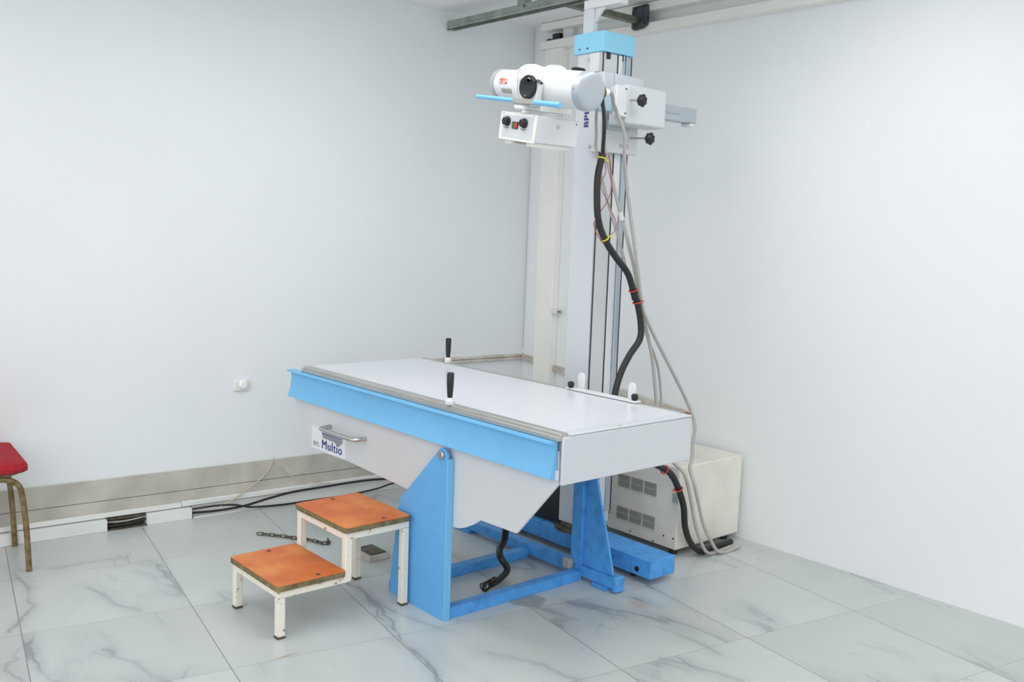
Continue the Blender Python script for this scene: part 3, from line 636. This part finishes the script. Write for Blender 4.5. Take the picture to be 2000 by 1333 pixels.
# ------------------------------------------------------------------ cables of the stand
GL = (-2.762, 2.845, 2.10)
bc = thing('black_cable', 'thick black cable snaking down from the tube head in front of the column', 'cable', (-2.97, 3.1, 1.5))
pts = [(-2.735, 2.81, 2.085), (-2.751, 2.83, 2.065), (-2.80, 2.89, 2.04), (-2.88, 2.98, 1.99), (-2.945, 3.045, 1.925), (-2.968, 3.068, 1.885)]
MB().tube(pts, 0.0085, n=14).build('thin_sheath', 'rubber', bc)
main = [(-2.97, 3.07, 1.890), (-2.97, 3.048, 1.806), (-2.97, 3.046, 1.72), (-2.97, 3.061, 1.607), (-2.97, 3.108, 1.521), (-2.97, 3.186, 1.442), (-2.97, 3.269, 1.37), (-2.97, 3.314, 1.288),
        (-2.97, 3.349, 1.223), (-2.97, 3.376, 1.137), (-2.97, 3.375, 1.062), (-2.97, 3.31, 0.99), (-2.97, 3.256, 0.91), (-2.97, 3.223, 0.81), (-2.965, 3.22, 0.70), (-2.93, 3.26, 0.60), (-2.86, 3.33, 0.52),
        (-2.81, 3.38, 0.485), (-2.79, 3.438, 0.445), (-2.79, 3.497, 0.366), (-2.79, 3.543, 0.271), (-2.80, 3.575, 0.167), (-2.80, 3.62, 0.083), (-2.80, 3.70, 0.022), (-2.80, 3.80, 0.022), (-2.80, 3.95, 0.022)]
MB().tube(main, 0.0152, n=16).build('thick_sheath', 'rubber', bc)
MB().tube([(-2.97, 3.318, 1.283), (-2.97, 3.332, 1.25)], 0.0175, n=16, smooth=False).build('sleeve', 'black', bc)
def tie(p, d, r, m, tail=None, parent=bc):
    p = Vector(p); d = Vector(d).normalized(); e1 = d.cross(Vector((1, 0, 0))).normalized(); e2 = d.cross(e1)
    k = MB().tube([p + (e1 * math.cos(a) + e2 * math.sin(a)) * r for a in [i * math.pi / 8 for i in range(17)]], 0.0032, n=8, sub=2)
    if tail: k.tube([p + e1 * r * tail[3] + Vector((r * 0.6, 0, 0)), p + Vector(tail[:3])], 0.003, n=8, smooth=False)
    return k.build('cable_tie', m, parent)
tie((-2.97, 3.066, 1.872), (0, 0.25, 1), 0.0165, 'yellow', (0.012, 0.032, -0.012, -0.9))
tie((-2.97, 3.108, 1.523), (0, 0.75, -1), 0.0175, 'yellow', (0.012, 0.036, 0.018, -0.9))
tie((-2.97, 3.312, 1.291), (0, 0.4, -1), 0.019, 'redtie')
tie((-2.97, 3.343, 1.236), (0, 0.4, -1), 0.019, 'redtie', (0.0, 0.045, 0.004, -0.9))
tie((-2.80, 3.40, 0.470), (0, 1, -0.6), 0.019, 'redtie')
tie((-2.79, 3.497, 0.366), (0, 0.5, -1), 0.019, 'redtie', (-0.0, -0.045, 0.002, 0.9))

gA = thing('grey_cable', 'grey cable falling beside the black cable, with a white marker sleeve', 'cable', (-3.0, 3.3, 1.5))
pa = [(-2.80, 2.87, 2.08), (-2.86, 2.95, 2.07), (-2.95, 3.05, 2.045), (-2.995, 3.092, 2.01), (-3.0, 3.108, 1.942), (-3.01, 3.149, 1.856), (-3.01, 3.197, 1.746), (-3.01, 3.257, 1.613), (-3.01, 3.306, 1.507), (-3.01, 3.357, 1.387), (-3.01, 3.408, 1.233), (-3.01, 3.435, 1.16), (-3.01, 3.484, 1.048),
      (-3.01, 3.523, 0.935), (-3.01, 3.568, 0.717), (-3.0, 3.56, 0.60), (-2.93, 3.545, 0.53), (-2.84, 3.50, 0.49), (-2.77, 3.50, 0.45), (-2.765, 3.535, 0.38), (-2.765, 3.57, 0.29), (-2.765, 3.60, 0.2), (-2.765, 3.65, 0.10), (-2.765, 3.73, 0.014), (-2.765, 3.9, 0.014)]
MB().tube(pa, 0.0082, n=12).build('sheath', 'greycable', gA)
MB().tube([(-3.01, 3.242, 1.647), (-3.01, 3.258, 1.611)], 0.0115, n=16, smooth=False).build('marker_sleeve', 'white', gA)
pb = [(-2.765, 2.85, 2.125), (-2.80, 2.93, 2.12), (-2.90, 3.05, 2.10), (-2.945, 3.12, 2.075), (-2.935, 3.165, 1.985), (-2.95, 3.19, 1.882), (-2.975, 3.238, 1.77), (-2.98, 3.273, 1.658), (-2.98, 3.311, 1.519), (-2.98, 3.355, 1.355), (-2.98, 3.394, 1.211), (-2.98, 3.456, 1.113), (-2.98, 3.58, 0.958),
      (-2.98, 3.688, 0.825), (-2.98, 3.79, 0.689), (-2.95, 3.80, 0.60), (-2.88, 3.70, 0.545), (-2.80, 3.60, 0.50), (-2.775, 3.555, 0.46), (-2.745, 3.56, 0.38), (-2.745, 3.60, 0.283), (-2.745, 3.64, 0.187), (-2.745, 3.70, 0.10), (-2.745, 3.79, 0.013), (-2.745, 3.95, 0.013)]
tag(MB().tube(pb, 0.0082, n=12).build('grey_cable', 'greycable'), 'grey cable swinging widest to the right of the column, above the table end', 'cable')
pc = [(-3.045, 3.10, 2.07), (-3.05, 3.12, 1.98), (-3.05, 3.15, 1.88), (-3.05, 3.17, 1.80)]
tag(MB().tube([(-2.81, 2.84, 2.09), (-2.90, 2.95, 2.075), (-3.0, 3.05, 2.05), (-3.03, 3.085, 1.99), (-3.045, 3.11, 1.90), (-3.045, 3.19, 1.70), (-3.045, 3.29, 1.50), (-3.045, 3.37, 1.32), (-3.04, 3.44, 1.18), (-3.04, 3.52, 1.04), (-3.04, 3.60, 0.9), (-3.04, 3.64, 0.7), (-3.04, 3.64, 0.453)], 0.0065, n=10).build('grey_cable', 'greycable'),
    'thinner grey cable half hidden behind the black cable and column bolts', 'cable')
rw = MB().tube([(-3.0, 3.10, 1.90), (-3.0, 3.14, 1.889), (-3.0, 3.158, 1.834), (-3.0, 3.166, 1.755), (-3.0, 3.162, 1.726), (-3.0, 3.141, 1.686), (-2.99, 3.10, 1.65), (-2.985, 3.06, 1.62), (-2.95, 3.023, 1.604), (-2.95, 3.015, 1.586), (-2.95, 3.033, 1.548), (-2.95, 3.064, 1.515), (-2.955, 3.09, 1.50)], 0.0022, n=6)
tag(rw.build('red_wire', 'redwire'), 'thin red wire dropping straight from the carriage to the black cable', 'wire')
rw = MB().tube([(-2.99, 3.10, 1.88), (-2.985, 3.11, 1.82), (-2.985, 3.085, 1.77), (-3.0, 3.108, 1.736), (-3.0, 3.14, 1.697), (-3.0, 3.166, 1.658), (-3.0, 3.208, 1.600), (-3.0, 3.206, 1.57), (-3.0, 3.19, 1.548), (-2.99, 3.16, 1.535)], 0.0018, n=6)
tag(rw.build('red_wire', 'redwire'), 'thin red wire looping right of the black cable to the lower yellow tie', 'wire')

# red hook at the end of the slanting batten
hk = MB().tube([(-3.23, 4.098, 0.592), (-3.225, 4.07, 0.595), (-3.21, 4.06, 0.60), (-3.195, 4.06, 0.60), (-3.19, 4.06, 0.585), (-3.20, 4.06, 0.572)], 0.006, n=8)
tag(hk.build('wall_hook', 'rust'), 'small red hook at the right end of the slanting wall batten', 'hook')

# ------------------------------------------------------------------ generator cabinet
G = thing('generator_cabinet', 'low cream metal cabinet with vent grilles standing behind the table', 'cabinet', (-3.15, 3.8, 0))
MB().box(-3.46, -2.848, 3.572, 4.075, 0.034, 0.445).build('cabinet_body', 'cab', G, bevel=0.008, seg=3)
for x in (-3.42, -2.90):
    for y in (3.62, 4.02): MB().cyl((x, y, 0), (x, y, 0.034), 0.022, 16).build('foot', 'black', G)
for z0 in (0.272, 0.104):
    for c in range(3):
        v = MB()
        for r in range(2):
            xa = -3.236 + c * 0.088; za = z0 + r * 0.034
            for k in range(5):
                v.box(xa, xa + 0.076, 3.5665, 3.5718, za + k * 0.0062, za + k * 0.0062 + 0.0042)
        v.build('vent_grille', 'vent', G)
MB().box(-3.338, -3.282, 3.566, 3.5718, 0.11, 0.425).build('side_strip', 'vent', G, bevel=0.002)
for x, z in ((-3.30, 0.085), (-2.925, 0.09), (-2.905, 0.385), (-2.99, 0.045), (-3.14, 0.055), (-2.855 - 0.01, 0.09)):
    MB().lathe((x, 3.5717, z), (0, -1, 0), [(0, 0.0045), (0.002, 0.0045), (0.002, 0)], 10).build('screw', 'black', G)
MB().box(-2.88, -2.8485, 3.5669, 3.5718, 0.27, 0.315).build('rating_plate', 'vent', G)

# ------------------------------------------------------------------ step stool
P_ = thing('step_stool', 'two-step stool with orange-brown treads on a chipped ivory frame', 'step stool', (-3.32, 1.9, 0))
xl, xr_ = -3.512, -3.122; w = 0.030
def leg(x, y, z1): MB().box(x, x + w, y, y + w, 0.008, z1).build('leg', 'ivory', P_, bevel=0.003); 
def ft(x, y): MB().box(x - 0.001, x + w + 0.001, y - 0.001, y + w + 0.001, 0, 0.0079).build('leg_tip', 'grime', P_, bevel=0.001)
for x in (xl, xr_ - w):
    leg(x, 1.615, 0.157); ft(x, 1.615); leg(x, 2.168, 0.327); ft(x, 2.168)
    MB().yz([(1.615, 0.1575), (1.615, 0.186), (1.9, 0.186), (1.9, 0.357), (2.198, 0.357), (2.198, 0.3275), (1.93, 0.3275), (1.93, 0.166), (1.922, 0.1575)], x, x + w).build('side_frame', 'ivory', P_, bevel=0.003)
for y, z in ((1.615, 0.1575), (1.9, 0.3275), (2.168, 0.3275)):
    MB().box(xl + w + 0.0003, xr_ - w - 0.0003, y, y + w, z, z + 0.0285).build('cross_bar', 'ivory', P_, bevel=0.003)
def rr_poly(x0, x1, y0, y1, r):
    out = []
    for cx_, cy_, a0 in ((x1 - r, y1 - r, 0), (x0 + r, y1 - r, 90), (x0 + r, y0 + r, 180), (x1 - r, y0 + r, 270)):
        out += [(cx_ + r * math.cos(math.radians(a0 + q)), cy_ + r * math.sin(math.radians(a0 + q))) for q in (0, 22, 45, 68, 90)]
    return out
for (y0, y1, z) in ((1.606, 1.899, 0.1865), (1.893, 2.200, 0.3575)):
    pb_ = MB().xy(rr_poly(xl - 0.010, xr_ + 0.010, y0, y1, 0.014), z, z + 0.020).build('tread', 'ply', P_, bevel=0.001)
    MB().xy(rr_poly(xl - 0.009, xr_ + 0.009, y0 + 0.001, y1 - 0.001, 0.014), z + 0.0202, z + 0.0235).build('tread_laminate', 'orange', pb_, bevel=0.0008)
    for cx_, cy_ in ((xl + 0.02, (y0 + y1) / 2 + 0.01), (xr_ - 0.02, (y0 + y1) / 2 + 0.04)):
        MB().box(cx_ - 0.008, cx_ + 0.008, cy_ - 0.007, cy_ + 0.007, z + 0.0236, z + 0.0256).build('tread_clip', 'grime', pb_, bevel=0.001)

# ------------------------------------------------------------------ chair
K = thing('chair', 'chair with red padded seat and brass-coloured tube legs at the left wall', 'chair', (-4.6, 0.84, 0))
for x, dy in ((-4.385, 0.0), (-4.762, 0.035)):
    MB().tube([(x, 1.083 + dy, 0.0), (x, 1.075 + dy, 0.2), (x, 1.062 + dy, 0.34), (x, 1.045 + dy, 0.392), (x, 1.00 + dy, 0.418), (x, 0.94, 0.422), (x, 0.72, 0.422), (x, 0.66, 0.41), (x, 0.63, 0.37), (x, 0.60, 0.2), (x, 0.585, 0.0)], 0.0125, n=16, sy=0.9).build('leg_frame', 'brass', K)
MB().xy(rr_poly(-4.76, -4.375, 0.62, 1.065, 0.06), 0.4345, 0.444).build('seat_pan', 'ply', K, bevel=0.003)
seat = MB()
nx, ny = 14, 14; grid = []
X0, X1, Y0, Y1 = -4.825, -4.355, 0.60, 1.125
def sq(u): return math.copysign(min(1, abs(u)) ** 1.0, u)
rings_ = []
for (ins, zz) in ((0.012, 0.4445), (0.0, 0.452), (0.0, 0.474), (0.008, 0.487), (0.03, 0.494), (0.09, 0.499), (0.16, 0.501)):
    rings_.append([seat.bm.verts.new((a, b, zz)) for a, b in rr_poly(X0 + ins, X1 - ins, Y0 + ins, Y1 - ins, 0.035)])
for a, b in zip(rings_, rings_[1:]):
    n_ = len(a)
    for i in range(n_): seat.bm.faces.new((a[i], a[(i + 1) % n_], b[(i + 1) % n_], b[i]))
seat.bm.faces.new(rings_[0]); seat.bm.faces.new(rings_[-1])
for v_ in seat.bm.verts:
    v_.co.y -= 0.040 * (v_.co.x - X0) / (X1 - X0) * (v_.co.y - Y0) / (Y1 - Y0)
seat.build('seat_cushion', 'redfab', K)
MB().tube([(-4.762, 0.615, 0.42), (-4.762, 0.585, 0.6), (-4.762, 0.55, 0.88), (-4.745, 0.545, 0.9), (-4.40, 0.545, 0.9), (-4.385, 0.55, 0.88), (-4.385, 0.585, 0.6), (-4.385, 0.615, 0.42)], 0.011, n=12).build('back_frame', 'brass', K)
MB().box(-4.74, -4.415, 0.535, 0.575, 0.64, 0.88).build('backrest', 'redfab', K, bevel=0.012, seg=3)
